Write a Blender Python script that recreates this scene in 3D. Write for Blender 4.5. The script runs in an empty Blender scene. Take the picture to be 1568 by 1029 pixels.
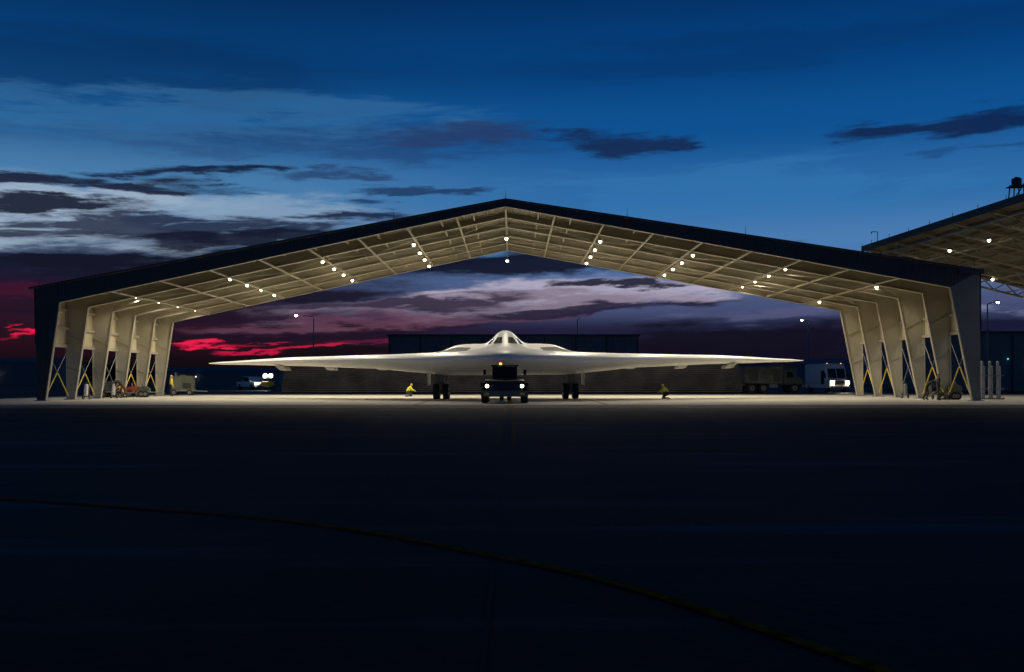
import bpy, bmesh, math, random
from mathutils import Vector, Matrix
from mathutils.bvhtree import BVHTree
random.seed(7)
scene = bpy.context.scene
scene.view_settings.view_transform = 'Standard'
scene.view_settings.look = 'None'
scene.view_settings.exposure = 0

def lin(c):
    r = []
    for k in c:
        k /= 255.0
        r.append(k/12.92 if k <= 0.04045 else ((k+0.055)/1.055)**2.4)
    return tuple(r)+(1.0,)

# ------------------------------------------------------------ materials
def mat(name, col, rough=0.6, metal=0.0, var=0.15, scale=3.0, emit=None, es=0.0, bump=0.0, bscale=20.0, wave=None, spec=0.5):
    m = bpy.data.materials.new(name); m.use_nodes = True
    nt = m.node_tree; b = nt.nodes['Principled BSDF']
    b.inputs['Roughness'].default_value = rough
    b.inputs['Metallic'].default_value = metal
    b.inputs['Specular IOR Level'].default_value = spec
    tc = nt.nodes.new('ShaderNodeTexCoord')
    n = nt.nodes.new('ShaderNodeTexNoise'); n.inputs['Scale'].default_value = scale
    n.inputs['Detail'].default_value = 3
    nt.links.new(tc.outputs['Object'], n.inputs['Vector'])
    r = nt.nodes.new('ShaderNodeValToRGB')
    r.color_ramp.elements[0].position = 0.3; r.color_ramp.elements[1].position = 0.7
    r.color_ramp.elements[0].color = tuple(max(0, k*(1-var)) for k in col[:3])+(1,)
    r.color_ramp.elements[1].color = tuple(min(1, k*(1+var)) for k in col[:3])+(1,)
    nt.links.new(n.outputs['Fac'], r.inputs['Fac'])
    nt.links.new(r.outputs['Color'], b.inputs['Base Color'])
    if bump or wave:
        bp = nt.nodes.new('ShaderNodeBump')
        bp.inputs['Strength'].default_value = bump if bump else 0.6
        if wave:
            w = nt.nodes.new('ShaderNodeTexWave'); w.bands_direction = wave[0]
            w.inputs['Scale'].default_value = wave[1]
            bp.inputs['Distance'].default_value = 0.05
            nt.links.new(tc.outputs['Object'], w.inputs['Vector'])
            nt.links.new(w.outputs['Fac'], bp.inputs['Height'])
        else:
            n2 = nt.nodes.new('ShaderNodeTexNoise'); n2.inputs['Scale'].default_value = bscale
            n2.inputs['Detail'].default_value = 3
            bp.inputs['Distance'].default_value = 0.01
            nt.links.new(tc.outputs['Object'], n2.inputs['Vector'])
            nt.links.new(n2.outputs['Fac'], bp.inputs['Height'])
        nt.links.new(bp.outputs['Normal'], b.inputs['Normal'])
    if emit:
        b.inputs['Emission Color'].default_value = emit+(1,) if len(emit) == 3 else emit
        b.inputs['Emission Strength'].default_value = es
        m.cycles.emission_sampling = 'NONE'
    return m

M = {}
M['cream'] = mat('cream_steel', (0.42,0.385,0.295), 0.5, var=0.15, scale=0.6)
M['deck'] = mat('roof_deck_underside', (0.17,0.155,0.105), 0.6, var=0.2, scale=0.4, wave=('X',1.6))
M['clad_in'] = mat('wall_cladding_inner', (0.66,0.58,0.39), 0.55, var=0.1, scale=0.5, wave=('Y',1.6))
M['dark'] = mat('dark_cladding', (0.028,0.027,0.03), 0.5, var=0.2, scale=0.5, wave=('X',1.5))
M['endwall'] = mat('lit_grey_cladding', (0.13,0.135,0.13), 0.5, var=0.15, scale=0.5)  # right column's lighter grey: light from the neighbouring lamps put into the colour
M['trim'] = mat('dark_trim', (0.025,0.026,0.03), 0.5)
M['yellow'] = mat('yellow_paint', (0.75,0.55,0.04), 0.5)
M['lamp'] = mat('lamp_glow', (1,1,1), 0.5, var=0, emit=(1.0,0.84,0.55), es=25)
M['head'] = mat('headlight_glow', (1,1,1), 0.5, var=0, emit=(1.0,0.85,0.55), es=25)
M['coollamp'] = mat('street_lamp_glow', (1,1,1), 0.5, var=0, emit=(0.85,0.95,0.85), es=30)
M['farlamp'] = mat('distant_lamp_glow', (1,1,1), 0.5, var=0, emit=(0.9,0.9,0.75), es=5)
M['amber'] = mat('amber_glow', (1,0.5,0.1), 0.5, var=0, emit=(1.0,0.35,0.05), es=3)
M['redglow'] = mat('red_glow', (1,0.1,0.1), 0.5, var=0, emit=(1.0,0.08,0.04), es=3)
M['tealglow'] = mat('teal_glow', (0.1,1,0.9), 0.5, var=0, emit=(0.1,0.8,0.8), es=1)
M['steel'] = mat('galvanised_steel', (0.35,0.35,0.35), 0.45, 0.6)
M['deflector'] = mat('weathered_deflector_steel', (0.03,0.03,0.034), 0.45, 0.3, var=.4, scale=.8)
M['black'] = mat('black_rubber', (0.015,0.015,0.016), 0.8)
M['glass'] = mat('dark_glass', (0.02,0.025,0.03), 0.08, var=0)
M['skinjet'] = mat('aircraft_skin', (0.90,0.90,0.89), 0.38, var=0.02, scale=0.7)
M['jetwin'] = mat('cockpit_window', (0.05,0.06,0.06), 0.12, var=0.1)
M['intake'] = mat('intake_dark', (0.03,0.035,0.03), 0.7)
M['gear'] = mat('gear_steel', (0.18,0.18,0.17), 0.45)
M['tug'] = mat('tug_paint', (0.03,0.036,0.028), 0.45)
M['tugtrim'] = mat('tug_trim', (0.12,0.12,0.10), 0.5)
M['green'] = mat('olive_paint', (0.08,0.09,0.06), 0.6)
M['olive2'] = mat('camouflage_panel', (0.15,0.16,0.115), 0.8, var=.45, scale=1.2, bump=0.2)
M['white'] = mat('white_paint', (0.78,0.77,0.73), 0.45, var=0.05)
M['red'] = mat('red_paint', (0.55,0.06,0.03), 0.5)
M['orange'] = mat('orange_paint', (0.6,0.16,0.03), 0.5)
M['skin'] = mat('skin', (0.5,0.32,0.24), 0.55, var=0.05)
M['hiviz'] = mat('hi_vis_yellow', (0.75,0.75,0.03), 0.7, var=0.1, scale=12)
M['hivizo'] = mat('hi_vis_orange', (0.85,0.32,0.03), 0.7, var=0.1, scale=12)
M['navy'] = mat('dark_clothes', (0.025,0.028,0.035), 0.8, var=0.2, scale=10)
M['camo'] = mat('camouflage_clothes', (0.05,0.05,0.038), 0.8, var=0.5, scale=14)
M['boot'] = mat('boots', (0.03,0.025,0.02), 0.7)
M['hair'] = mat('hair', (0.03,0.02,0.015), 0.8)
M['wall'] = mat('distant_wall', (0.12,0.12,0.13), 0.6, wave=('X',0.9))

# ------------------------------------------------------------ mesh builder
class MB:
    def __init__(s): s.v=[]; s.f=[]; s.fm=[]; s.sm=[]; s.mats=[]
    def mi(s,m):
        m = M[m] if isinstance(m,str) else m
        if m not in s.mats: s.mats.append(m)
        return s.mats.index(m)
    def add(s, vs, fs, m, smooth=False):
        o=len(s.v); s.v += [tuple(v) for v in vs]; k=s.mi(m)
        for f in fs: s.f.append([o+i for i in f]); s.fm.append(k); s.sm.append(smooth)
    def box(s,x0,x1,y0,y1,z0,z1,m):
        s.add([(x0,y0,z0),(x1,y0,z0),(x1,y1,z0),(x0,y1,z0),(x0,y0,z1),(x1,y0,z1),(x1,y1,z1),(x0,y1,z1)],
              [(0,3,2,1),(4,5,6,7),(0,1,5,4),(1,2,6,5),(2,3,7,6),(3,0,4,7)], m)
    def prism_y(s,p,y0,y1,m):
        n=len(p); vs=[(x,y0,z) for x,z in p]+[(x,y1,z) for x,z in p]
        s.add(vs,[list(range(n)),list(range(2*n-1,n-1,-1))]+[(i,n+i,n+(i+1)%n,(i+1)%n) for i in range(n)],m)
    def prism_x(s,p,x0,x1,m):
        n=len(p); vs=[(x0,y,z) for y,z in p]+[(x1,y,z) for y,z in p]
        s.add(vs,[list(range(n)),list(range(2*n-1,n-1,-1))]+[(i,n+i,n+(i+1)%n,(i+1)%n) for i in range(n)],m)
    def beam(s,p0,p1,w,h,m):
        p0=Vector(p0);p1=Vector(p1);d=(p1-p0).normalized()
        up=Vector((0,0,1)) if abs(d.z)<0.95 else Vector((0,1,0))
        a=d.cross(up).normalized()*w/2; b=a.cross(d).normalized()*h/2
        vs=[p+q for p in (p0,p1) for q in (-a-b,a-b,a+b,-a+b)]
        s.add(vs,[(0,1,2,3),(7,6,5,4),(0,4,5,1),(1,5,6,2),(2,6,7,3),(3,7,4,0)],m)
    def cyl(s,p0,p1,r0,m,r1=None,n=14,smooth=True):
        r1=r0 if r1 is None else r1
        p0=Vector(p0);p1=Vector(p1);d=(p1-p0).normalized()
        up=Vector((0,0,1)) if abs(d.z)<0.95 else Vector((0,1,0))
        a=d.cross(up).normalized(); b=a.cross(d)
        vs=[]
        for p,r in((p0,r0),(p1,r1)):
            for i in range(n):
                t=2*math.pi*i/n; vs.append(p+(a*math.cos(t)+b*math.sin(t))*r)
        s.add(vs,[(i,(i+1)%n,n+(i+1)%n,n+i) for i in range(n)],m,smooth)
        s.add(vs,[list(range(n))[::-1],list(range(n,2*n))],m)
    def sphere(s,c,r,m,n=10,k=6,sz=1):
        vs=[(c[0],c[1],c[2]-r*sz)]
        for j in range(1,k):
            a=-math.pi/2+math.pi*j/k
            for i in range(n):
                t=2*math.pi*i/n; vs.append((c[0]+r*math.cos(a)*math.cos(t),c[1]+r*math.cos(a)*math.sin(t),c[2]+r*sz*math.sin(a)))
        vs.append((c[0],c[1],c[2]+r*sz)); fs=[]
        for i in range(n):
            fs.append((0,1+(i+1)%n,1+i))
            for j in range(k-2):
                a=1+j*n; fs.append((a+i,a+(i+1)%n,a+n+(i+1)%n,a+n+i))
            a=1+(k-2)*n; fs.append((a+i,a+(i+1)%n,len(vs)-1))
        s.add(vs,fs,m,True)
    def wheel(s,x,y,r,w,side=1,axis='x'):
        d=(w/2,0,0) if axis=='x' else (0,w/2,0)
        c=Vector((x,y,r)); d=Vector(d)
        s.cyl(c-d,c+d,r*0.93,'black',n=20); s.cyl(c-d*0.7,c+d*0.7,r,'black',n=20)
        s.cyl(c-d*1.04,c+d*1.04,r*0.5,'gear',n=12); s.cyl(c-d*1.15,c+d*1.15,r*0.18,'black',n=8)
    def obj(s,name,loc=(0,0,0),rz=0,bevel=0,parent=None):
        me=bpy.data.meshes.new(name); me.from_pydata(s.v,[],s.f)
        for m in s.mats: me.materials.append(m)
        for i,p in enumerate(me.polygons): p.material_index=s.fm[i]; p.use_smooth=s.sm[i]
        bm=bmesh.new(); bm.from_mesh(me); bmesh.ops.recalc_face_normals(bm,faces=bm.faces); bm.to_mesh(me); bm.free()
        o=bpy.data.objects.new(name,me); scene.collection.objects.link(o)
        o.location=loc; o.rotation_euler=(0,0,rz)
        if bevel:
            b=o.modifiers.new('bevel','BEVEL'); b.width=bevel; b.segments=2; b.limit_method='ANGLE'; b.angle_limit=math.radians(50)
        if parent: o.parent=parent
        return o

# ------------------------------------------------------------ world / sky
CX0, HY, F = 784.0, 583.0, 1524.0     # bearings & elevations surveyed from the reference
w = bpy.data.worlds.new('World'); scene.world = w; w.use_nodes = True
w.cycles.sampling_method='MANUAL'; w.cycles.sample_map_resolution=256
nt = w.node_tree; L = nt.links
bg = nt.nodes['Background']
def math_(op,a,b=None,c=None,clamp=False):
    n=nt.nodes.new('ShaderNodeMath'); n.operation=op; n.use_clamp=clamp
    for i,x in enumerate((a,b,c)):
        if x is None: continue
        if isinstance(x,(int,float)): n.inputs[i].default_value=x
        else: L.new(x,n.inputs[i])
    return n.outputs[0]
def sstep(x,lo,hi,tlo=0.0,thi=1.0):
    n=nt.nodes.new('ShaderNodeMapRange'); n.interpolation_type='SMOOTHSTEP'
    L.new(x,n.inputs['Value']); n.inputs['From Min'].default_value=lo; n.inputs['From Max'].default_value=hi
    n.inputs['To Min'].default_value=tlo; n.inputs['To Max'].default_value=thi
    return n.outputs[0]
def mixc(f,a,b):
    n=nt.nodes.new('ShaderNodeMix'); n.data_type='RGBA'
    if isinstance(f,(int,float)): n.inputs[0].default_value=f
    else: L.new(f,n.inputs[0])
    for i,x in ((6,a),(7,b)):
        if isinstance(x,tuple): n.inputs[i].default_value=x
        else: L.new(x,n.inputs[i])
    return n.outputs[2]
tc=nt.nodes.new('ShaderNodeTexCoord'); sep=nt.nodes.new('ShaderNodeSeparateXYZ'); L.new(tc.outputs['Generated'],sep.inputs[0])
X,Y,Z=sep.outputs
A=math_('ARCTAN2',X,Y)
hyp=math_('SQRT',math_('ADD',math_('MULTIPLY',X,X),math_('MULTIPLY',Y,Y)))
E=math_('DIVIDE',Z,math_('MAXIMUM',hyp,0.02))
def noise(sa,se,tilt=0.0,detail=8,rough=0.55,dist=0.4,seed=0.0,out='Fac'):
    c=nt.nodes.new('ShaderNodeCombineXYZ')
    L.new(math_('MULTIPLY',A,sa),c.inputs[0])
    L.new(math_('MULTIPLY',math_('SUBTRACT',E,math_('MULTIPLY',A,tilt)),se),c.inputs[1])
    c.inputs[2].default_value=seed
    n=nt.nodes.new('ShaderNodeTexNoise'); n.inputs['Scale'].default_value=1; n.inputs['Detail'].default_value=detail
    n.inputs['Roughness'].default_value=rough; n.inputs['Distortion'].default_value=dist
    L.new(c.outputs[0],n.inputs['Vector']); return n.outputs[out]
N1=noise(6,44,0.05,6,0.62,0.5,1.0)
N2=noise(12,85,0.06,6,0.62,0.6,4.0)
N3=noise(3,16,0.02,4,0.5,0.3,9.0)
Wc=noise(8,46,0.03,7,0.62,0.0,21.0,'Color')
wsep=nt.nodes.new('ShaderNodeSeparateColor'); L.new(Wc,wsep.inputs[0])
Aw=math_('MULTIPLY_ADD',wsep.outputs[0],0.34,math_('SUBTRACT',A,0.17))
Ew=math_('MULTIPLY_ADD',wsep.outputs[1],0.052,math_('SUBTRACT',E,0.026))
TILT=0.04
cv=nt.nodes.new('ShaderNodeCombineXYZ'); L.new(Aw,cv.inputs[0]); L.new(math_('SUBTRACT',Ew,math_('MULTIPLY',Aw,TILT)),cv.inputs[1])
WV=cv.outputs[0]
def ramp(x,stops,scale):
    r=nt.nodes.new('ShaderNodeValToRGB'); L.new(math_('MULTIPLY',x,1/scale),r.inputs[0])
    cr=r.color_ramp; cr.interpolation='EASE'
    while len(cr.elements)<len(stops): cr.elements.new(0.5)
    for e,(p,c) in zip(cr.elements,stops): e.position=p/scale; e.color=lin(c)
    return r.outputs[0]
right=ramp(E,[(0,(6,8,20)),(.02,(10,12,30)),(.05,(28,30,60)),(.075,(70,80,118)),(.10,(84,108,154)),(.135,(72,122,176)),(.185,(42,104,164)),(.25,(10,80,144)),(.32,(1,62,122)),(.40,(0,46,98)),(1.0,(0,16,44))],1.0)
left=ramp(E,[(0,(6,7,14)),(.015,(10,7,18)),(.035,(30,9,26)),(.06,(36,13,36)),(.09,(24,15,42)),(.12,(38,52,88)),(.145,(106,134,166)),(.185,(72,124,170)),(.25,(18,82,138)),(.32,(2,57,110)),(.40,(0,40,86)),(1.0,(0,14,40))],1.0)
col=mixc(sstep(A,-.34,.12),left,right)
def cloud(c,px,py,sx,sy,op,n=None,amp=1.4,lo=.25,hi=.78):
    global col
    a0=math.atan((px-CX0)/F); e0=(HY-py)/F*math.cos(a0)
    sa=sx/F*math.cos(a0)**2; se=sy/F*math.cos(a0)
    e0-=TILT*a0
    v=nt.nodes.new('ShaderNodeVectorMath'); v.operation='MULTIPLY_ADD'; L.new(WV,v.inputs[0])
    v.inputs[1].default_value=(1/sa,1/se,0); v.inputs[2].default_value=(-a0/sa,-e0/se,0)
    d=nt.nodes.new('ShaderNodeVectorMath'); d.operation='DOT_PRODUCT'; L.new(v.outputs[0],d.inputs[0]); L.new(v.outputs[0],d.inputs[1])
    b=math_('POWER',math.exp(-1),d.outputs['Value'])
    if n is not None:
        b=math_('MULTIPLY',b,math_('MULTIPLY_ADD',n,amp*2.2,1.0-amp*1.1))
    col=mixc(sstep(b,lo,hi,0.0,op),col,lin(c))
# thin high veils
cloud((30,58,106),500,215,460,32,.55,N1,1.6)
cloud((4,44,92),250,110,520,60,.5,N3,2.0)
cloud((64,122,172),320,180,420,50,.35,N1,2.2)
cloud((40,54,94),700,207,150,18,.55,N1,1.5)
cloud((18,38,78),925,222,110,17,.9,N1,1.3)
cloud((14,36,76),1450,192,190,20,.92,N1,1.4)
cloud((10,40,84),1540,172,120,18,.7,N1,1.2)
cloud((4,48,100),1150,90,450,50,.45,N3,2.2)
cloud((52,120,178),1100,300,440,50,.4,N1,2.2)
cloud((24,62,112),1500,232,130,10,.6,N1,1.2)
# luminous gap left
cloud((156,176,198),80,330,300,66,.9,N1,1.5)
cloud((136,162,188),390,322,200,26,.7,N1,1.6)
# dark horizontal banks left
cloud((16,24,54),60,280,340,14,.96,N1,1.2)
cloud((16,26,56),320,268,120,12,.95,N1,1.1)
cloud((14,20,46),60,316,200,13,.96,N1,1.1)
cloud((34,58,98),530,266,90,11,.75,N1,1.5)
cloud((28,52,92),650,294,110,12,.85,N1,1.4)
cloud((20,30,62),540,326,110,11,.94,N1,1.3)
cloud((26,34,62),260,350,280,22,.9,N2,1.8)
cloud((14,18,42),360,366,300,16,.94,N1,1.4)
cloud((10,14,36),250,405,580,23,.97,N3,.7)
cloud((60,78,106),140,388,180,9,.55,N2,1.8)
cloud((10,14,38),760,405,340,24,.97,N3,.7)
cloud((10,18,46),1100,390,200,18,.9,N3,.9)
# crimson glow
cloud((66,14,44),60,448,230,13,.6,N1,1.7)
cloud((22,13,34),140,480,340,14,.88,N1,1.3)
# luminous gap seen beyond the shelter
cloud((172,166,188),920,446,320,22,.95,N1,1.6)
cloud((126,112,132),740,468,340,20,.85,N1,1.8)
cloud((100,62,84),600,490,320,13,.7,N1,1.8)
cloud((20,20,46),990,433,100,8,.95,N1,1.1)
cloud((24,22,50),880,474,200,11,.9,N1,1.5)
cloud((34,26,52),620,468,200,10,.85,N1,1.6)
cloud((16,14,36),470,450,200,14,.9,N3,1.2)
cloud((22,12,34),480,508,280,11,.85,N1,1.4)
cloud((10,11,30),1100,522,300,25,.94,N3,.8)
cloud((86,90,126),1190,482,180,12,.6,N1,1.8)
cloud((116,122,154),1545,466,120,13,.85,N1,1.4)
cloud((18,22,50),1540,498,140,12,.92,N1,1.2)
cloud((232,26,76),30,516,85,4.5,.95,N2,1.7)
cloud((240,28,78),315,525,100,5,.97,N2,1.6)
cloud((196,24,66),450,534,120,4,.85,N2,1.6)
cloud((110,22,56),570,524,110,5,.6,N2,1.5)
cloud((8,8,18),200,558,900,12,.92,N3,.6)
sky=nt.nodes.new('ShaderNodeTexSky'); sky.sky_type='NISHITA'; sky.sun_disc=False
sky.sun_elevation=math.radians(-3); sky.sun_rotation=math.radians(-20)
add=nt.nodes.new('ShaderNodeMix'); add.data_type='RGBA'; add.blend_type='ADD'; add.inputs[0].default_value=0.01
L.new(col,add.inputs[6]); L.new(sky.outputs[0],add.inputs[7])
low=sstep(E,-0.05,-0.005)
L.new(mixc(low,(0.001,0.001,0.002,1),add.outputs[2]),bg.inputs['Color'])
bg.inputs['Strength'].default_value=1.0

# ------------------------------------------------------------ ground
def ground_mat():
    m=bpy.data.materials.new('apron_concrete'); m.use_nodes=True; n=m.node_tree; b=n.nodes['Principled BSDF']; lk=n.links
    t=n.nodes.new('ShaderNodeTexCoord')
    def nz(s,d=6,vec=None):
        k=n.nodes.new('ShaderNodeTexNoise'); k.inputs['Scale'].default_value=s; k.inputs['Detail'].default_value=d
        lk.new(vec or t.outputs['Object'],k.inputs['Vector']); return k.outputs['Fac']
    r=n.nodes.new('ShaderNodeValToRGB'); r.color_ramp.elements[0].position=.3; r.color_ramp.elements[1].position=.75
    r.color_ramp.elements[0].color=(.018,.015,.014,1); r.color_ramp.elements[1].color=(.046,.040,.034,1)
    lk.new(nz(.35),r.inputs[0])
    mp=n.nodes.new('ShaderNodeMapping'); mp.inputs['Scale'].default_value=(.12,.9,1); lk.new(t.outputs['Object'],mp.inputs[0])
    r2=n.nodes.new('ShaderNodeValToRGB'); r2.color_ramp.elements[0].position=.56; r2.color_ramp.elements[1].position=.70
    r2.color_ramp.elements[0].color=(0,0,0,1); r2.color_ramp.elements[1].color=(1,1,1,1)
    lk.new(nz(1,9,mp.outputs[0]),r2.inputs[0])
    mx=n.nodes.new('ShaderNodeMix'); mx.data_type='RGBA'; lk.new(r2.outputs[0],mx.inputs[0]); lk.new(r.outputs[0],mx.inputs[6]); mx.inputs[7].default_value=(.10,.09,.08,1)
    lk.new(mx.outputs[2],b.inputs['Base Color'])
    b.inputs['Roughness'].default_value=.75; b.inputs['Specular IOR Level'].default_value=.10
    bp=n.nodes.new('ShaderNodeBump'); bp.inputs['Strength'].default_value=.5; bp.inputs['Distance'].default_value=.02
    lk.new(nz(6),bp.inputs['Height']); lk.new(bp.outputs[0],b.inputs['Normal'])
    return m
g=MB(); g.add([(-6000,-300,0),(6000,-300,0),(6000,6000,0),(-6000,6000,0)],[(0,1,2,3)],ground_mat()); g.obj('ground')
M['pad']=mat('pad_concrete',(0.58,0.54,0.45),0.8,var=0.16,scale=.5,bump=.3,spec=.2)
M['padspill']=mat('lamp_spill_pad_concrete',(0.20,0.18,0.15),0.8,var=0.35,scale=.4,bump=.3,spec=.1)  # mid-tone front strip: the fading lamp spill is put into its colour
M['joint']=mat('joint_sealant',(0.006,0.006,0.007),0.9,var=0)
M['line']=mat('worn_yellow_line',(0.17,0.09,0.025),0.8,var=0.6,scale=5,spec=.1)
M['linep']=mat('yellow_pad_line',(0.40,0.26,0.05),0.8,var=0.5,scale=5,spec=.1)
M['line2']=mat('faded_yellow_line',(0.46,0.12,0.012),0.8,var=0.6,scale=9,spec=.0)
g=MB(); g.add([(-36,53,.004),(60,53,.004),(60,91,.004),(-36,91,.004)],[(0,1,2,3)],'pad')
g.add([(-36,46.5,.004),(60,46.5,.004),(60,52.98,.004),(-36,52.98,.004)],[(0,1,2,3)],'padspill'); g.obj('concrete_pad')
g=MB()
for x in [-.13+6.1*k for k in range(-9,10)]:
    g.add([(x-.012,2,.008),(x+.012,2,.008),(x+.03,51,.008),(x-.03,51,.008)],[(0,1,2,3)],'joint')
for y in [11.3,17.4,23.5,29.6,35.7,41.8]:
    g.add([(-70,y-.02,.009),(70,y-.02,.009),(70,y+.02,.009),(-70,y+.02,.009)],[(0,1,2,3)],'joint')
g.obj('pavement_joints')
def strip(mb,pts,wd,z,m):
    vs=[];n=len(pts)
    for i,p in enumerate(pts):
        a=Vector(pts[max(0,i-1)]);b=Vector(pts[min(n-1,i+1)]);d=(b-a).normalized();q=Vector((-d.y,d.x))*wd/2
        vs+=[(p[0]-q.x,p[1]-q.y,z),(p[0]+q.x,p[1]+q.y,z)]
    mb.add(vs,[(2*i,2*i+1,2*i+3,2*i+2) for i in range(n-1)],m)
g=MB()
cp=[(-9.5,12.0),(-5.5,10.7),(-3.8,9.95),(-2.3,9.2),(-1.2,8.35),(-.16,7.25),(.4,6.6),(.84,5.93),(1.25,5.15),(1.62,4.37),(2.0,3.3)]
fine=[]
for i in range(len(cp)-1):
    p0=cp[max(0,i-1)];p1=cp[i];p2=cp[i+1];p3=cp[min(len(cp)-1,i+2)]
    for k in range(8):
        t=k/8
        fine.append(tuple(.5*((2*p1[j])+(-p0[j]+p2[j])*t+(2*p0[j]-5*p1[j]+4*p2[j]-p3[j])*t*t+(-p0[j]+3*p1[j]-3*p2[j]+p3[j])*t**3) for j in (0,1)))
strip(g,fine,.085,.013,'line2')
for x in (-.28,.04): strip(g,[(x,19.5),(x,40),(x,52)],.11,.013,'line')
strip(g,[(-.12,52.1),(-.12,70)],.22,.013,'linep')
strip(g,[(-5.1,46),(-5.3,66)],.16,.013,'linep'); strip(g,[(5.0,50),(5.2,67)],.16,.013,'linep')
g.obj('painted_lines')

# hills
g=MB(); n=160; vs=[]
for i in range(n+1):
    x=-3600+7200*i/n
    h=26+12*math.sin(i*.13+1)+7*math.sin(i*.41)+4*math.sin(i*.93+2)+(16 if x<-900 else 0)*min(1,(-900-x)/500 if x<-900 else 0)
    vs+=[(x,2700,-5),(x,2850,max(14,h)),(x,3200,-5)]
fs=[]
for i in range(n):
    a=3*i; fs+=[(a,a+3,a+4,a+1),(a+1,a+4,a+5,a+2)]
M['hill']=mat('hill_scrub',(0.018,0.013,0.012),.95,scale=.01,spec=0)
g.add(vs,fs,'hill'); g.obj('distant_hills')

# ------------------------------------------------------------ shelter
YF=[63.0+4.2*i for i in range(6)]
XR=-.4
OUT=[(-30.0,0),(-30.1,7.1),(XR,12.65),(29.5,8.2),(29.6,0)]
INN=[(-29.5,0),(-28.6,6.24),(XR,12.3),(27.7,7.19),(29.14,0)]
def lerp(a,b,t): return tuple(a[i]+(b[i]-a[i])*t for i in range(len(a)))
def roofz(x,pts=OUT):
    if x<XR: a,b=pts[1],pts[2]
    else: a,b=pts[2],pts[3]
    return a[1]+(b[1]-a[1])*(x-a[0])/(b[0]-a[0])
s=MB()
for k,y in enumerate(YF):
    for i in range(4):
        q=[OUT[i],OUT[i+1],INN[i+1],INN[i]]
        s.prism_y(q,y-.02,y+.02,'cream')
        a,b=INN[i],INN[i+1]
        if i in (1,2): s.beam((a[0],y,a[1]),(b[0],y,b[1]),.32,.05,'cream')
        else: s.prism_y([(a[0]-.03,a[1]),(a[0]+.03,a[1]),(b[0]+.03,b[1]),(b[0]-.03,b[1])],y-.12,y+.12,'cream')
        a,b=OUT[i],OUT[i+1]
        if i in (0,3): s.prism_y([(a[0]-.03,a[1]),(a[0]+.03,a[1]),(b[0]+.03,b[1]),(b[0]-.03,b[1])],y-.12,y+.12,'cream')
        if i in (1,2):
            for t in [j/9 for j in range(1,9)]:
                a=lerp(OUT[i],OUT[i+1],t); b=lerp(INN[i],INN[i+1],t)
                s.beam((a[0],y,a[1]),(b[0],y,b[1]),.03,.26,'cream')
        else:
            for t in (.3,.62):
                a=lerp(OUT[i],OUT[i+1],t); b=lerp(INN[i],INN[i+1],t)
                s.prism_y([(a[0],a[1]-.02),(b[0],b[1]-.02),(b[0],b[1]+.02),(a[0],a[1]+.02)],y-.11,y+.11,'cream')
    for x in (-29.75,29.37):
        s.box(x-.4,x+.4,y-.3,y+.3,.006,.05,'steel')
def span(i,t): return lerp(OUT[i],OUT[i+1],t)
for i in (1,2):
    for j in range(1,14):
        x,z=span(i,j/14); s.box(x-.035,x+.035,62.95,84.05,z-.22,z-.03,'cream')
    for j in range(1,9):
        t=j/9; a=lerp(INN[i],INN[i+1],t)
        s.cyl((a[0],63,a[1]+.05),(a[0],84,a[1]+.05),.075,'cream',n=6)
    for y0 in (67.2,75.6):
        for j in range(0,9,2):
            a=lerp(INN[i],INN[i+1],j/9);b=lerp(INN[i],INN[i+1],min(1,(j+2)/9))
            s.cyl((a[0],y0,a[1]+.12),(b[0],y0+4.2,b[1]+.12),.025,'cream',n=5); s.cyl((b[0],y0,b[1]+.12),(a[0],y0+4.2,a[1]+.12),.025,'cream',n=5)
s.cyl((XR,63,12.25),(XR,84,12.25),.07,'cream',n=6)
for (a,b) in (((-30.5,7.06),(XR,12.68)),((XR,12.68),(29.7,8.2))):
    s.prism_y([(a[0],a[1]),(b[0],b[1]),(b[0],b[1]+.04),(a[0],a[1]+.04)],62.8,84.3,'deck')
    s.prism_y([(a[0],a[1]+.045),(b[0],b[1]+.045),(b[0],b[1]+.11),(a[0],a[1]+.11)],62.75,84.35,'trim')
for sx,x0,x1,zb,zt in ((-1,-30.0,-30.06,3.6,7.05),(1,29.52,29.5,4.45,8.2)):
    o=.06*sx
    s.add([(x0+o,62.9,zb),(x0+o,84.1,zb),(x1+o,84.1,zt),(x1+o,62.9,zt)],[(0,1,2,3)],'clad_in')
    s.add([(x0+2*o,62.85,zb),(x0+2*o,84.15,zb),(x1+2*o,84.15,zt),(x1+2*o,62.85,zt)],[(0,1,2,3)],'dark')
    for z in (zb,zb+1.2,zb+2.4):
        s.box(x0-.1,x0+.1,62.95,84.05,z-.1,z+.1,'cream')
    for k in range(5):
        y0=YF[k]+.3;y1=YF[k+1]-.3; xx=x0-sx*.25
        s.cyl((xx,y0,.1),(xx,y1,zb),.02,'steel',n=6); s.cyl((xx,y1,.1),(xx,y0,zb),.02,'steel',n=6)
        if k in (0,1,3,4):
            for (p,q) in (((xx,y0,.1),(xx,y1,zb)),((xx,y1,.1),(xx,y0,zb))):
                s.cyl(lerp(p,q,.06),lerp(p,q,.48),.04,'yellow',n=8)
for y0,y1 in ((62.82,62.87),(84.14,84.2)):
    for i in range(4):
        if y0>80 and i in (0,3): continue
        a,b,c,d=OUT[i],OUT[i+1],INN[i+1],INN[i]
        s.prism_y([a,b,c,d],y0,y1,'endwall' if i==3 else 'dark')
s.box(28.2,29.75,62.70,62.78,8.0,8.35,'trim')
for x in (-30,-22.5,-15,-7.5,XR,7.3,14.8,22.2,29.3):
    z=roofz(x)+.1; s.cyl((x,63.1,z),(x,63.1,z+.62),.02,'trim',n=5,r1=.008)
lamps=[]
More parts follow.
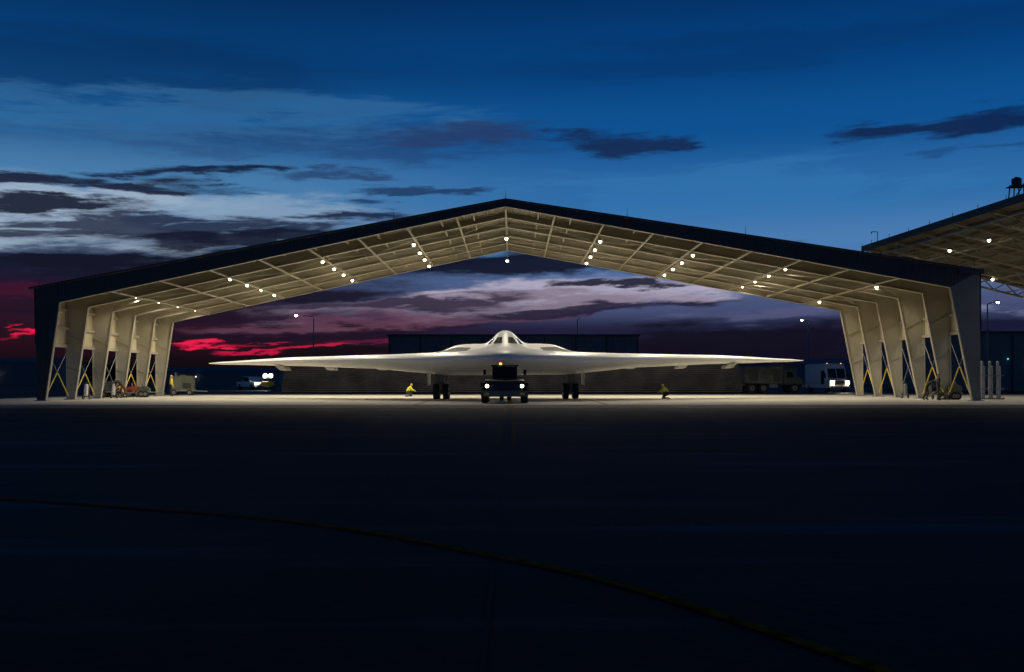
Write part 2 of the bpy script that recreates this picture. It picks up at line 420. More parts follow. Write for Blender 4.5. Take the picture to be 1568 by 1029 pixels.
for x in (-26.4,-19.8,-13.3,-6.9,-.4,6.2,12.7,19.2,25.6):
    for y in (69.9,74.4,78.6,82.9):
        if x==-.4 and y in (74.4,78.6): continue
        if x==25.6 and y in (74.4,78.6): continue
        z=roofz(x)-.62
        if x==-.4: z=11.25
        if x==25.6: z=roofz(x)-.95
        s.cyl((x,y,z+.12),(x,y,roofz(x)-.1),.02,'cream',n=5)
        s.cyl((x,y,z+.26),(x,y,z+.05),.07,'steel',r1=.2,n=12)
        s.sphere((x,y,z),.10,'lamp'); lamps.append((x,y,z-.17))
shelter=s.obj('aircraft_shelter')
def add_spot(loc,power,parent,size=166,blend=.5,col=(1,.90,.70),r=.06,rot=(0,0,0)):
    d=bpy.data.lights.new('shelter_lamp_light','SPOT'); d.energy=power; d.color=col; d.spot_size=math.radians(size); d.spot_blend=blend; d.shadow_soft_size=r
    o=bpy.data.objects.new('shelter_lamp_light',d); scene.collection.objects.link(o); o.location=loc; o.rotation_euler=rot; o.parent=parent
for l in lamps: add_spot(l,760 if abs(l[0])<22 else 270,shelter,size=160)

# ------------------------------------------------------------ second shelter (high left edge, falling away right)
s=MB()
def P2(u,y,dz=0):
    x0=30.3+(86-y)*.0615
    return (x0+u,y,12.7-.24*u+dz)
c=[P2(0,86),P2(26,86),P2(26,55),P2(0,55)]
s.add(c+[(p[0],p[1],p[2]+.05) for p in c],[(0,1,2,3),(7,6,5,4),(0,4,5,1),(1,5,6,2),(2,6,7,3),(3,7,4,0)],'deck')
s.add([(p[0],p[1],p[2]+.055) for p in c]+[(p[0],p[1],p[2]+.12) for p in c],[(0,1,2,3),(7,6,5,4),(0,4,5,1),(1,5,6,2),(2,6,7,3),(3,7,4,0)],'trim')
a=P2(-.05,86.1);b=P2(-.05,54.9)
s.beam((a[0],a[1],a[2]-.05),(b[0],b[1],b[2]-.05),.06,.5,'trim')
for k in range(7):
    y=56+4.9*k
    s.beam(P2(0,y,-.9),P2(26,y,-1.1),.2,.14,'cream'); s.beam(P2(0,y,-.2),P2(26,y,-.2),.2,.14,'cream')
    for j in range(13): 
        s.beam(P2(2*j,y,-.2),P2(2*j+1,y,-.95),.08,.08,'cream'); s.beam(P2(2*j+1,y,-.95),P2(2*j+2,y,-.2),.08,.08,'cream')
for j in range(1,20): s.beam(P2(1.35*j,55.1,-.12),P2(1.35*j,85.9,-.12),.07,.16,'cream')
for j in range(0,9): s.beam(P2(3*j,55.1,-.95),P2(3*j,85.9,-.95),.09,.09,'cream')
for xb,yy in ((36.75,70.7),(52,60.9),(52,70.7),(52,80.5)):
    zt=P2(0,yy)[2]-.24*(xb-P2(0,yy)[0])-1
    s.prism_y([(xb-.2,0),(xb+.2,0),(xb+.3,zt),(xb-.3,zt)],yy-.2,yy+.2,'endwall')
# light mast platform on the roof edge
q=P2(.45,63.4,.1)
for dx in (-.35,.35):
    for dy in (-.35,.35): s.beam((q[0]+dx,q[1]+dy,q[2]),(q[0]+dx*.8,q[1]+dy*.8,q[2]+1.1),.06,.06,'trim')
s.beam((q[0]-.35,q[1]-.36,q[2]+.1),(q[0]+.3,q[1]-.3,q[2]+1.0),.05,.05,'trim')
s.cyl((q[0],q[1],q[2]+1.0),(q[0],q[1],q[2]+1.45),.30,'trim',n=16); s.cyl((q[0],q[1],q[2]+1.45),(q[0],q[1],q[2]+1.56),.27,'trim',r1=.1,n=16)
s.box(q[0]-.45,q[0]+.45,q[1]-.45,q[1]+.45,q[2]+.92,q[2]+.99,'trim')
for k in range(9):
    p=P2(0,57+3.4*k,.1); s.cyl(p,(p[0],p[1],p[2]+.4),.02,'trim',n=5)
p=P2(0,83,.1); s.cyl(p,(p[0],p[1],p[2]+.9),.03,'trim',n=6); s.beam((p[0]-.5,p[1],p[2]+.9),(p[0],p[1],p[2]+.9),.05,.05,'trim'); s.beam((p[0]-.5,p[1],p[2]+.75),(p[0]-.5,p[1],p[2]+.9),.06,.1,'trim')
l2=[]
for (u,y) in ((2,81),(2,75),(2,69.5),(2,64.5),(8.5,81),(8.5,74),(3.5,57.5),(12,60),(15,73)):  # the nearest fixture, out of view, is added to light the right column
    p=P2(u,y,-1.15); s.sphere(p,.10,'lamp'); s.cyl((p[0],p[1],p[2]+.25),(p[0],p[1],p[2]+.05),.07,'steel',r1=.2,n=10); s.cyl((p[0],p[1],p[2]+.2),(p[0],p[1],p[2]+1.0),.02,'cream',n=5)
    l2.append((p[0],p[1],p[2]-.17))
sh2=s.obj('aircraft_shelter')
for l in l2: add_spot(l,260,sh2,size=160)

# ------------------------------------------------------------ aircraft
def interp(x,pts):
    if x<=pts[0][0]: return pts[0][1]
    for (a,b),(c_,d) in zip(pts,pts[1:]):
        if x<=c_:
            t=(x-a)/(c_-a); t=t*t*(3-2*t)*.35+t*.65
            return b+(d-b)*t
    return pts[-1][1]
def ss(x,a,b):
    t=max(0,min(1,(x-a)/(b-a))); return t*t*(3-2*t)
def LEy(s_): return 61+(math.sqrt(s_*s_+.5)-.707)*.655
def TEy(s_): return interp(s_,[(0,76.6),(9,72.6),(21.6,76.9),(22.5,76.4)])
HU=[(0,.80),(3,.66),(5,.50),(8,.40),(15,.27),(21.5,.10),(22.5,.03)]
HL=[(0,1.05),(4,1.0),(6,.82),(9,.55),(15,.36),(21.5,.10),(22.5,.03)]
LZ=[(0,2.70),(5,2.68),(10,2.72),(15,2.78),(22.5,2.70)]
def ftop(x,t):
    s_=abs(x); y=LEy(s_)+(TEy(s_)-LEy(s_))*t
    f=max(0,math.sin(math.pi*min(1,t)**.6))**.75
    z=interp(s_,LZ)+interp(s_,HU)*f
    z+=1.12*math.exp(-(s_/1.02)**2.7)*ss(y,62.6,66.2)*(1-ss(y,68,75.5))
    z+=.42*math.exp(-(abs(s_-2.5)/1.55)**3.4)*ss(y,65.6,67.6)*(1-ss(y,70,75.5))
    return (x,y,z)
def fbot(x,t):
    s_=abs(x); y=LEy(s_)+(TEy(s_)-LEy(s_))*t
    f=max(0,math.sin(math.pi*min(1,t)**.72))**.7
    return (x,y,interp(s_,LZ)-interp(s_,HL)*f)
ss_=[.09*i for i in range(0,62)]; x=ss_[-1]
while x<22.3: x+=.38; ss_.append(min(x,22.5))
if ss_[-1]<22.5: ss_.append(22.5)
xs=[-v for v in ss_[:0:-1]]+ss_
NT=64
s=MB(); nx=len(xs)
ts=[(i/NT)**1.7 for i in range(NT+1)]
vt=[];
for x in xs:
    for t in ts: vt.append(ftop(x,t))
ft=[(i*(NT+1)+j,(i+1)*(NT+1)+j,(i+1)*(NT+1)+j+1,i*(NT+1)+j+1) for i in range(nx-1) for j in range(NT)]
vb=[fbot(x,t) for x in xs for t in ts]
bvh=BVHTree.FromPolygons([Vector(v) for v in vt],ft)
s.add(vt,ft,'skinjet',True)
s.add(vb,[f[::-1] for f in ft],'skinjet',True)
def decal(q,m,nu=14,nv=8,off=.014):
    vs=[]
    for j in range(nv+1):
        for i in range(nu+1):
            a=lerp(q[0],q[1],i/nu);b=lerp(q[3],q[2],i/nu);p=lerp(a,b,j/nv)
            h,nn,_,_=bvh.ray_cast(Vector((p[0],50,p[1])),Vector((0,1,0)))
            if h is None: h=Vector((p[0],67,p[1])); nn=Vector((0,-1,0))
            if nn.y>0: nn=-nn
            vs.append(h+nn*off)
    s.add(vs,[(j*(nu+1)+i,j*(nu+1)+i+1,(j+1)*(nu+1)+i+1,(j+1)*(nu+1)+i) for j in range(nv) for i in range(nu)],m,True)
for sg in (-1,1):
    decal([(sg*.78,3.66),(sg*.19,3.70),(sg*.19,4.12),(sg*.50,4.10)],'jetwin')
    decal([(sg*1.18,3.64),(sg*.95,3.66),(sg*.70,4.04),(sg*.80,4.04)],'jetwin')
    decal([(sg*4.6,3.12),(sg*2.45,3.20),(sg*2.30,3.48),(sg*3.35,3.53)],'intake')
    for xx in (9.2,12.9,16.4):
        s.prism_x([(71.8,2.45),(74.2,2.35),(74.6,2.12),(73.2,2.16)],sg*xx-.3,sg*xx+.3,'gear')
    gx=sg*4.5
    for wx in (-.34,.34):
        for wy in (69.0,70.4):
            s.wheel(gx+wx,wy,.55,.36)
    s.cyl((gx,69.0,.55),(gx,70.4,.55),.12,'gear'); s.cyl((gx-.4,69.0,.55),(gx+.4,69.0,.55),.08,'gear'); s.cyl((gx-.4,70.4,.55),(gx+.4,70.4,.55),.08,'gear')
    s.cyl((gx,69.7,.5),(gx,69.7,2.1),.14,'gear'); s.cyl((gx,69.6,1.0),(gx-sg*.8,70.2,2.1),.06,'gear')
    s.beam((gx,69.2,.9),(gx,67.9,2.1),.1,.1,'gear')
    s.prism_x([(68.2,2.0),(71.2,2.0),(71.0,1.0),(68.5,.95)],gx+sg*.88,gx+sg*.92,'skinjet')
    s.prism_x([(67.5,1.95),(68.1,1.95),(68.1,1.1),(67.6,1.2)],gx-.3,gx+.3,'gear')
for wx in (-.24,.24): s.wheel(wx,63.6,.42,.26)
s.cyl((-.3,63.6,.42),(.3,63.6,.42),.07,'gear'); s.cyl((0,63.6,.42),(0,64.0,2.0),.1,'gear'); s.beam((0,63.6,1.0),(0,65.2,1.9),.08,.08,'gear')
for sg in (-1,1): s.prism_x([(62.8,2.1),(65.2,1.9),(65.1,1.15),(63.2,1.2)],sg*.55-.02,sg*.55+.02,'skinjet')
s.sphere((0,63.4,1.15),.09,'head'); 
jet=s.obj('stealth_bomber',loc=(-.42,0,0)); jet.rotation_euler=(0,math.radians(-.28),0)

# ------------------------------------------------------------ tow tractor
s=MB()
s.prism_x([(-2.5,.42),(-2.5,1.12),(-2.3,1.28),(-.9,1.36),(-.9,1.2),(1.0,1.2),(1.0,1.40),(2.5,1.40),(2.5,.42)],-1.12,1.12,'tug')
s.box(-1.3,1.3,-2.68,-2.5,.38,.72,'tugtrim')
s.box(-.55,.55,-2.54,-2.49,.78,1.08,'black')
for i in range(6): s.box(-.52,.52,-2.56,-2.54,.80+.048*i,.815+.048*i,'tugtrim')
for sg in (-1,1):
    s.prism_x([(-2.3,.95),(-2.2,1.18),(-1.0,1.18),(-.9,.95)],sg*1.33-.2 if sg>0 else -1.33-.02,sg*1.33+.02 if sg>0 else -1.33+.2,'tug')
    s.wheel(sg*1.13,-1.6,.46,.38); s.wheel(sg*1.13,1.6,.46,.38)
    s.cyl((sg*.98,-2.50,.98),(sg*.98,-2.58,.98),.14,'tugtrim'); s.cyl((sg*.98,-2.58,.98),(sg*.98,-2.6,.98),.085,'head')
    s.cyl((sg*.72,-2.50,.98),(sg*.72,-2.56,.98),.05,'tugtrim',n=8)
    s.box(sg*1.0-.13,sg*1.0+.13,-2.72,-2.68,.46,.62,'yellow')
    for yy in (-.85,.95): s.beam((sg*.72,yy,1.2),(sg*.68,yy+.08,2.12),.07,.07,'tug')
    s.cyl((sg*.8,-.85,1.6),(sg*1.12,-.95,1.75),.015,'black',n=5); s.box(sg*1.16-.08,sg*1.16+.08,-.97,-.93,1.62,1.92,'black')
s.box(-.80,.80,-.9,1.1,2.12,2.20,'tug')
s.box(-.66,.66,-.86,-.83,1.42,2.10,'glass')
s.box(-.7,.7,-.9,-.8,1.2,1.42,'tug')
s.cyl((-.25,0,2.2),(-.25,0,2.34),.08,'amber',n=10)
s.box(-.5,.5,.3,.9,1.0,1.55,'black'); s.box(-.5,.5,.75,.9,1.4,1.9,'black')
s.cyl((.3,-.35,1.5),(.3,-.25,1.55),.2,'black',n=14)
s.cyl((-.05,2.5,.5),(-.05,5.6,.45),.07,'yellow',n=8)
s.cyl((-.5,-.91,1.3),(-.5,-.95,1.3),.05,'redglow',n=8)
s.obj('aircraft_tow_tractor',loc=(-.42,58.4,0),bevel=.025)

# ------------------------------------------------------------ people
def person(name,J,loc,rz,cloth,fingers=True):
    """J: dict joint->pos ; continuous skinned body"""
    V=[];R=[];Ed=[];lab=[]
    def v(p,r): V.append(Vector(p));R.append(r);return len(V)-1
    idx={}
    rad={'pelvis':.155,'waist':.135,'chest':.165,'neck':.062,'jaw':.078,'crown':.098,'top':.07,
         'shL':.08,'shR':.08,'elL':.055,'elR':.055,'wrL':.035,'wrR':.035,'paL':.04,'paR':.04,
         'hiL':.105,'hiR':.105,'knL':.068,'knR':.068,'anL':.048,'anR':.048,'toL':.042,'toR':.042}
    for k,r in rad.items():
        if k in J: idx[k]=v(J[k],r)
    segs=[('pelvis','waist','top_'),('waist','chest','top_'),('chest','neck','top_'),('neck','jaw','skin'),('jaw','crown','skin'),('crown','top','hat')]
    for s_ in 'LR':
        segs+=[('chest','sh'+s_,'top_'),('sh'+s_,'el'+s_,'sleeve'),('el'+s_,'wr'+s_,'sleeve'),('wr'+s_,'pa'+s_,'skin'),
               ('pelvis','hi'+s_,'legs'),('hi'+s_,'kn'+s_,'legs'),('kn'+s_,'an'+s_,'legs'),('an'+s_,'to'+s_,'boot')]
    bones=[]
    for a,b,l in segs:
        Ed.append((idx[a],idx[b])); bones.append((V[idx[a]].copy(),V[idx[b]].copy(),l))
    c=(V[idx['jaw']]+V[idx['crown']])/2; fwd=Vector(J['face']).normalized()
    for s_ in 'LR':
        d=(V[idx['pa'+s_]]-V[idx['wr'+s_]]).normalized(); side=d.cross(Vector((0,0,1)))
        if side.length<.2: side=Vector((1,0,0))
        side.normalize()
        nrm=side.cross(d)
        for k,(o,ln) in enumerate(((-.03,.065),(-.01,.08),(.01,.085),(.03,.075),(.042,.05))):
            st=V[idx['pa'+s_]]
            if k==4:
                p1=st+side*.045-d*.01; p2=p1+d*.035+side*.012
            else:
                p1=st+d*.045+side*o; p2=p1+d*ln*.5-nrm*.015
            i1=v(p1,.011); i2=v(p2,.009)
            p3=p2+d*ln*.3-nrm*.025; i3=v(p3,.008)
            Ed.append((idx['pa'+s_],i1));Ed.append((i1,i2));Ed.append((i2,i3)); bones.append((p1,p3,'skin'))
    me=bpy.data.meshes.new(name+'_sk'); me.from_pydata([tuple(p) for p in V],Ed,[])
    o=bpy.data.objects.new(name+'_sk',me); scene.collection.objects.link(o)
    sk=o.modifiers.new('s','SKIN'); sk.use_smooth_shade=True
    for i,d in enumerate(me.skin_vertices[0].data): d.radius=(R[i],R[i]); d.use_root=(i==idx['pelvis'])
    sb=o.modifiers.new('sub','SUBSURF'); sb.levels=2; sb.render_levels=2
    dg=bpy.context.evaluated_depsgraph_get(); dg.update()
    m2=bpy.data.meshes.new_from_object(o.evaluated_get(dg)); bpy.data.objects.remove(o)
    labs=['top_','sleeve','legs','boot','skin','hat']
    m2.materials.clear()
    for l in labs: m2.materials.append(M[cloth[l]])
    for p in m2.polygons:
        c_=p.center; best=1e9;bl='top_'
        for a,b,l in bones:
            ab=b-a; t=max(0,min(1,(c_-a).dot(ab)/max(1e-6,ab.length_squared))); dd=(c_-(a+ab*t)).length
            if dd<best: best=dd;bl=l
        p.material_index=labs.index(bl); p.use_smooth=True
    bm=bmesh.new(); bm.from_mesh(m2)
    hc=V[idx['jaw']]*.45+V[idx['crown']]*.55; upv=(V[idx['top']]-V[idx['jaw']]).normalized(); sd=fwd.cross(upv).normalized()
    for pos,r,mi in ((hc+fwd*.10-upv*.01,.017,4),(hc+fwd*.088+sd*.032+upv*.02,.012,3),(hc+fwd*.088-sd*.032+upv*.02,.012,3),(hc+sd*.09,.022,4),(hc-sd*.09,.022,4),(hc+fwd*.085-upv*.05,.014,4)):
        r_=bmesh.ops.create_uvsphere(bm,u_segments=8,v_segments=6,radius=r,matrix=Matrix.Translation(pos))
        for vv in r_['verts']:
            for f in vv.link_faces: f.material_index=mi; f.smooth=True
    bm.to_mesh(m2); bm.free(); m2.name=name
    o=bpy.data.objects.new(name,m2); scene.collection.objects.link(o); o.location=loc; o.rotation_euler=(0,0,rz)
    return o
STAND={'pelvis':(0,0,.96),'waist':(0,0,1.12),'chest':(0,0,1.32),'neck':(0,0,1.50),'jaw':(0,.03,1.57),'crown':(0,.01,1.67),'top':(0,0,1.73),'face':(0,1,0),
 'shL':(-.19,0,1.41),'elL':(-.25,.0,1.13),'wrL':(-.22,.14,.93),'paL':(-.21,.19,.87),'shR':(.19,0,1.41),'elR':(.26,-.02,1.13),'wrR':(.24,.1,.90),'paR':(.23,.13,.83),
 'hiL':(-.1,0,.90),'knL':(-.12,.03,.50),'anL':(-.13,-.02,.09),'toL':(-.15,.13,.045),'hiR':(.1,0,.90),'knR':(.12,.02,.50),'anR':(.14,-.03,.09),'toR':(.17,.12,.045)}
BEND={'pelvis':(0,-.05,.93),'waist':(0,.06,1.07),'chest':(0,.25,1.20),'neck':(0,.42,1.29),'jaw':(0,.50,1.30),'crown':(0,.55,1.39),'top':(0,.57,1.45),'face':(0,1,-.5),
 'shL':(-.19,.32,1.22),'elL':(-.24,.42,.95),'wrL':(-.18,.60,.82),'paL':(-.17,.66,.79),'shR':(.19,.32,1.22),'elR':(.24,.42,.95),'wrR':(.18,.6,.84),'paR':(.17,.66,.8),
 'hiL':(-.1,-.03,.88),'knL':(-.13,.08,.48),'anL':(-.14,-.05,.09),'toL':(-.15,.11,.045),'hiR':(.1,-.03,.88),'knR':(.13,-.1,.47),'anR':(.14,-.28,.10),'toR':(.15,-.14,.045)}
KNEEL={'pelvis':(0,-.12,.40),'waist':(0,-.06,.54),'chest':(0,.08,.70),'neck':(0,.17,.84),'jaw':(0,.22,.89),'crown':(0,.23,.99),'top':(0,.22,1.05),'face':(0,1,-.2),
 'shL':(-.2,.10,.76),'elL':(-.26,.26,.56),'wrL':(-.16,.44,.50),'paL':(-.13,.5,.48),'shR':(.2,.10,.76),'elR':(.27,.25,.58),'wrR':(.15,.42,.52),'paR':(.12,.48,.5),
 'hiL':(-.12,-.10,.36),'knL':(-.17,.30,.47),'anL':(-.17,.20,.09),'toL':(-.18,.36,.045),'hiR':(.12,-.10,.34),'knR':(.2,.22,.09),'anR':(.19,-.22,.08),'toR':(.19,-.36,.05)}
HV={'top_':'hiviz','sleeve':'navy','legs':'navy','boot':'boot','skin':'skin','hat':'hair'}
HV2=dict(HV,top_='hivizo',sleeve='hiviz',hat='hiviz')
DK={'top_':'camo','sleeve':'camo','legs':'camo','boot':'boot','skin':'skin','hat':'camo'}
D=math.radians
person('ground_crew_member',STAND,(-27.4,80,0),D(-60),HV2)
person('ground_crew_member',KNEEL,(-8.2,79,0),D(-70),dict(HV,sleeve='hiviz',hat='hiviz'))
person('ground_crew_member',KNEEL,(10.75,69.5,0),D(100),dict(HV,sleeve='hiviz',hat='hiviz'))
person('ground_crew_member',STAND,(27.5,64.2,0),D(-100),DK)
person('ground_crew_member',BEND,(27.2,65.2,0),D(-110),DK)
person('ground_crew_member',KNEEL,(28.6,66.3,0),D(80),dict(DK,top_='hiviz'))
person('ground_crew_member',KNEEL,(-29.0,74,0),D(60),dict(DK,top_='hivizo'))
person('ground_crew_member',BEND,(-28.4,72.6,0),D(80),DK)

# ------------------------------------------------------------ equipment carts
def cart(name,loc,rz,body,L_=2.0,W_=1.2,H_=1.2):
    s=MB(); z0=.38
    s.box(-L_/2,L_/2,-W_/2,W_/2,z0,z0+.12,'gear')
    s.prism_y([(-L_/2+.05,z0+.125),(L_/2-.05,z0+.125),(L_/2-.05,H_-.12),(L_/2-.25,H_),(-L_/2+.15,H_),(-L_/2+.05,H_-.1)],-W_/2+.05,W_/2-.05,body)
    s.box(-L_/2+.2,-.1,-W_/2+.02,-W_/2+.045,z0+.2,H_-.14,'tugtrim')
    for i in range(6):
        zz=z0+.25+i*.08
        if zz+.04<H_-.15: s.box(.1,L_/2-.25,-W_/2+.02,-W_/2+.045,zz,zz+.04,'black')
    for sx in (-1,1):
        for sy in (-1,1): s.wheel(sx*(L_/2-.35),sy*(W_/2),.26,.16,axis='y')
    s.cyl((L_/2,0,.4),(L_/2+1.0,0,.35),.04,'gear',n=8); s.cyl((L_/2+1,-.12,.35),(L_/2+1,.12,.35),.04,'gear',n=8)
    s.cyl((-L_/2+.4,0,H_),(-L_/2+.4,0,H_+.28),.05,'gear',n=8)
    s.box(-.15,.25,-.2,.2,H_,H_+.08,'tugtrim')
    return s.obj(name,loc,rz,bevel=.02)
cart('ground_power_cart',(-28.6,86.5,0),D(10),'green',2.0,1.3,1.7)
cart('tool_cart',(-29.6,78.2,0),D(5),'red',1.3,.9,.8)
cart('ground_power_cart',(-30.6,76.0,0),D(5),'green',1.6,1.0,1.2)
cart('maintenance_cart',(29.7,66.8,0),D(170),'green',.9,.7,.95)
cart('tool_cart',(-28.3,76.5,0),D(12),'green',1.0,.6,.8)
for (x,y) in ((-29.2,68.2),(-29.0,72.4),(28.6,72.3),(28.7,68.3)):
    s=MB(); s.cyl((0,0,.25),(0,.08,.95),.13,'white' if x<0 else 'gear',n=14); s.sphere((0,.08,.95),.13,'white' if x<0 else 'gear'); s.cyl((0,.08,1.05),(0,.08,1.16),.04,'black',n=8)
    s.wheel(-.22,.12,.18,.06); s.wheel(.22,.12,.18,.06); s.cyl((-.22,.12,.18),(.22,.12,.18),.02,'gear',n=6)
    s.beam((-.1,.22,.3),(-.1,.3,1.2),.03,.03,'gear'); s.beam((.1,.22,.3),(.1,.3,1.2),.03,.03,'gear'); s.beam((-.1,.3,1.2),(.1,.3,1.2),.03,.03,'gear')
    s.obj('fire_extinguisher',(x,y,0))
s=MB()
for i in range(6):
    h=2.55-.35*(i%2); s.cyl((i*.27,(i%2)*.3,.1),(i*.27,(i%2)*.3,h),.09,'steel',n=12); s.sphere((i*.27,(i%2)*.3,h),.09,'steel')
s.box(-.15,1.5,-.15,.45,.02,.12,'gear')
for z in (.7,1.6): s.box(-.12,1.47,-.13,-.09,z,z+.06,'gear')
s.obj('gas_bottle_rack',(32.1,68,0))

# ------------------------------------------------------------ blast deflector and distant buildings
s=MB(); n=13; pts=[]
for i in range(n+1):
    t=i/n; pts.append((92.0+1.5*t**1.6, .15+2.55*t))
x0,x1=-21.3,21.3
for i in range(n):
    (ya,za),(yb,zb)=pts[i],pts[i+1]
    ym,zm=(ya+yb)/2-.12,(za+zb)/2
    s.add([(x0,ya,za),(x1,ya,za),(x1,ym,zm),(x0,ym,zm)],[(0,1,2,3)],'deflector'); s.add([(x0,ym,zm),(x1,ym,zm),(x1,yb,zb),(x0,yb,zb)],[(0,1,2,3)],'deflector')
for k in range(15):
    x=x0+(x1-x0)*k/14
    s.beam((x,93.7,0),(x,93.7,2.65),.1,.1,'gear'); s.beam((x,95,0),(x,93.7,2.4),.1,.1,'gear')
s.box(x0,x1,93.4,93.6,2.70,2.78,'deflector')
s.obj('jet_blast_deflector')
def building(name,x0,x1,y0,y1,h,seams=True):
    s=MB(); s.box(x0,x1,y0,y1,0,h,'wall'); s.box(x0-.3,x1+.3,y0-.3,y1+.3,h,h+.25,'trim')
    k=int((x1-x0)/4)
    for i in range(k+1):
        x=x0+(x1-x0)*i/k; s.box(x-.12,x+.12,y0-.12,y0-.002,0,h-.01,'trim')
    s.box((x0+x1)/2-3,(x0+x1)/2-2,y0-.06,y0-.004,0,2.1,'trim')
    if name=='storage_building':
        for i in range(4): s.sphere((x0+1.5+2.2*i,y0-.2,3.0+.9*(i%2)),.10,'tealglow')
    return s.obj(name)
building('maintenance_hangar',-16,16.4,130,160,7.1)
building('storage_building',56,95,120,150,7.0)
s=MB()
for (a,b,h,y) in ((-140,-118,6,260),(-108,-70,4,300),(40,52,5,200),(66,90,5,230)):
    s.box(a,b,y,y+15,0,h,'wall'); s.prism_x([(y-.3,h),(y+15.3,h),(y+7.5,h+1.4)],a-.3,b+.3,'trim')
    s.box(a+2,a+3.2,y-.05,y-.005,0,2.2,'trim')
for (a,y,z) in ((-134,259,3),(-95,299,2.5),(-101,299,2.5),(70,229,3)): s.sphere((a,y,z),.16,'farlamp')
s.obj('distant_buildings')

# ------------------------------------------------------------ street lamps
def streetlamp(x,y,h,arm,lit=True,r=.2):
    s=MB(); s.cyl((0,0,0),(0,0,h),.13,'gear',r1=.07,n=10); s.cyl((0,0,0),(0,0,.5),.25,'gear',n=10)
    s.cyl((0,0,h),(arm,0,h+.35),.05,'gear',n=8); s.box(min(arm,arm*1.3),max(arm,arm*1.3),-.2,.2,h+.25,h+.42,'gear')
    if lit: s.sphere((arm*1.15,-.05,h+.18),r,'coollamp',sz=.6)
    s.obj('street_lamp',(x,y,0))
streetlamp(-29.9,150,10.9,-2.3,True,.24); streetlamp(10.5,160,11.0,.3,False); streetlamp(44.7,150,10.2,-.9,True,.16); streetlamp(53.5,112,9.9,1.0,True,.15)

# ------------------------------------------------------------ vehicles
def stepvan(loc,rz):
    s=MB()
    s.prism_x([(-3.0,.5),(-3.1,1.35),(-2.35,1.5),(-1.95,2.75),(-1.7,3.15),(3.2,3.15),(3.2,.5)],-1.15,1.15,'white')
    s.add([(-.98,-2.40,1.57),(.98,-2.40,1.57),(.98,-2.06,2.62),(-.98,-2.06,2.62)],[(0,1,2,3)],'glass')
    s.beam((0,-2.42,1.57),(0,-2.08,2.62),.06,.03,'white')
    s.box(-.6,.6,-3.13,-3.08,.85,1.25,'black'); s.box(-1.15,1.15,-3.3,-3.1,.42,.66,'gear')
    for i in range(5): s.box(-.58,.58,-3.15,-3.13,.88+.075*i,.90+.075*i,'gear')
    for sg in (-1,1):
        s.cyl((sg*.86,-3.05,1.05),(sg*.86,-3.16,1.05),.17,'head',n=14)
        s.sphere((sg*.86,-3.17,1.05),.14,'head')
        s.box(sg*1.35-.08,sg*1.35+.08,-2.3,-2.24,1.6,2.1,'black'); s.beam((sg*1.1,-2.2,1.9),(sg*1.3,-2.27,1.9),.03,.03,'black')
        s.box(sg*1.154-.004,sg*1.154+.004,-1.7,-.9,.9,2.4,'glass') 
        s.box(sg*1.154-.004,sg*1.154+.004,-.4,3.0,1.0,1.06,'gear')
        s.wheel(sg*.98,-2.0,.42,.3); s.wheel(sg*.98,2.1,.42,.34)
        s.sphere((sg*.8,-1.65,3.18),.06,'amber')
    s.box(-.9,.9,.5,2.5,3.155,3.3,'gear')
    return s.obj('step_van',loc,rz,bevel=.04)
v=stepvan((35.3,111.5,0),D(8))
d=bpy.data.lights.new('headlight_beam','SPOT'); d.energy=500; d.color=(1,.85,.6); d.spot_size=D(70); d.spot_blend=.8; d.shadow_soft_size=.15
o=bpy.data.objects.new('headlight_beam',d); scene.collection.objects.link(o); o.parent=v; o.location=(0,-3.5,1.05); o.rotation_euler=(D(84),0,D(180))
# camouflaged equipment truck, side on
s=MB()
s.box(-3.0,3.0,-.5,.5,.75,.95,'gear')
s.prism_y([(1.1,.9),(3.1,.9),(3.15,1.5),(2.5,1.65),(2.25,2.45),(1.1,2.45)],-1.15,1.15,'green')
s.prism_y([(1.45,1.6),(2.2,1.6),(2.05,2.2),(1.45,2.2)],-1.17,-1.155,'glass')
s.box(-3.0,.95,-1.2,1.2,1.0,2.75,'olive2')
s.box(-2.6,-1.6,-1.225,-1.205,1.3,2.5,'green'); s.box(-1.2,-.4,-1.225,-1.205,1.8,2.45,'gear'); s.box(0,.7,-1.225,-1.205,1.2,2.5,'green')
for i in range(5): s.box(-1.18,-.42,-1.24,-1.226,1.86+.12*i,1.9+.12*i,'black')
for x in (-2.2,-1.0,2.3):
    for sg in (-1,1): s.wheel(x,sg*1.0,.52,.35,axis='y')
s.box(3.1,3.3,-1.1,1.1,.65,.9,'gear'); s.cyl((1.03,-1.0,1.0),(1.03,-1.0,2.9),.05,'gear',n=8)
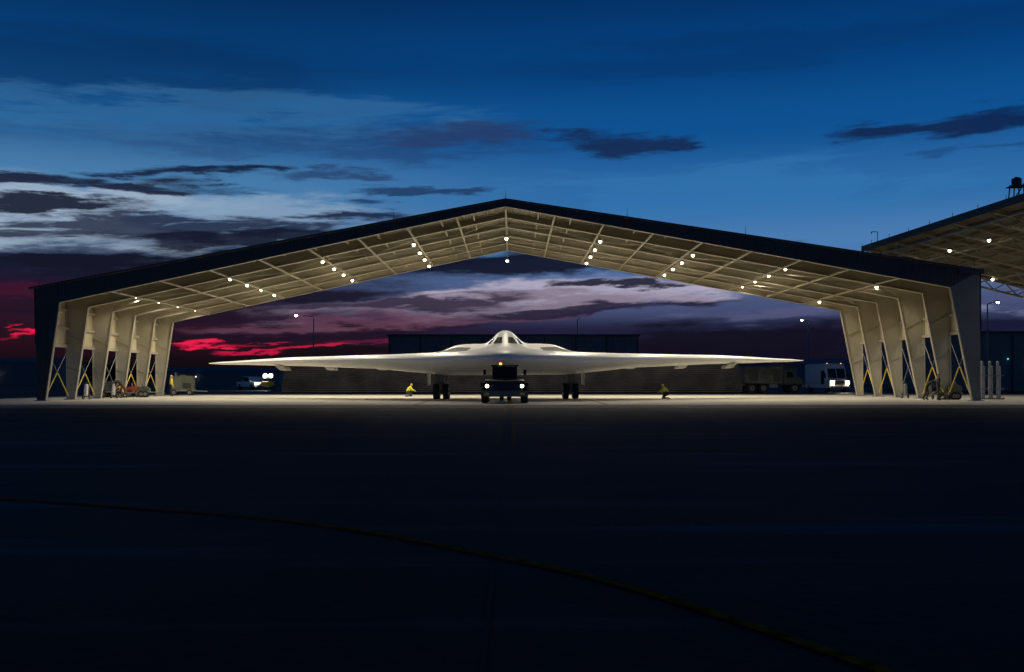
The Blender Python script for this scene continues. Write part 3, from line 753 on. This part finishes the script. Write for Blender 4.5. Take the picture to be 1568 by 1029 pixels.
s.box(-.4,.5,-1.15,-.7,.55,.95,'gear')
s.obj('equipment_truck',(26.9,104,0),D(4),bevel=.03)
s=MB()
s.prism_y([(-2.7,.5),(2.7,.5),(2.75,1.05),(1.5,1.15),(1.0,1.8),(-.6,1.85),(-.75,1.15),(-2.7,1.15)],-.95,.95,'white')
s.prism_y([(-.5,1.2),(1.2,1.2),(.85,1.72),(-.5,1.76)],-.97,-.955,'glass')
for x in (-1.8,1.8):
    for sg in (-1,1): s.wheel(x,sg*.88,.4,.26,axis='y')
for sg in (-1,1): s.sphere((2.72,sg*.7,.9),.06,'head')
s.box(2.75,2.85,-.95,.95,.45,.7,'gear')
s.obj('pickup_truck',(-35.3,135,0),D(-50),bevel=.04)
s=MB(); s.box(-.8,.8,-.5,.5,.4,1.2,'yellow'); s.wheel(-.6,-.55,.3,.2,axis='y'); s.wheel(.6,-.55,.3,.2,axis='y'); s.cyl((0,0,1.2),(0,0,2.5),.05,'gear'); s.box(-.7,.7,-.1,.1,1.6,2.3,'gear')
for xx in (-.35,.35): s.cyl((xx,-.1,1.95),(xx,-.13,1.95),.25,'coollamp')
s.cyl((.8,0,.45),(1.6,0,.4),.04,'gear')
lc=s.obj('work_light_stand_in',(-32.6,133,0),D(10),bevel=.02)  # made-up light tower, standing in for a bright truck with work lights
d=bpy.data.lights.new('stand_in_light','SPOT'); d.energy=900; d.color=(.9,1,.9); d.spot_size=D(130); d.spot_blend=.8; d.shadow_soft_size=.15  # added spot for the stand-in tower
o=bpy.data.objects.new('stand_in_light',d); scene.collection.objects.link(o); o.parent=lc; o.location=(0,-.4,2.0); o.rotation_euler=(D(60),0,D(120))

# ------------------------------------------------------------ camera
cam=bpy.data.cameras.new('Camera'); co=bpy.data.objects.new('Camera',cam); scene.collection.objects.link(co); scene.camera=co
co.location=(0,0,1.28); co.rotation_euler=(D(90),0,0)
cam.lens=36*F/1568; cam.sensor_width=36; cam.shift_y=(HY-514.5)/1568; cam.clip_end=12000; cam.clip_start=.1
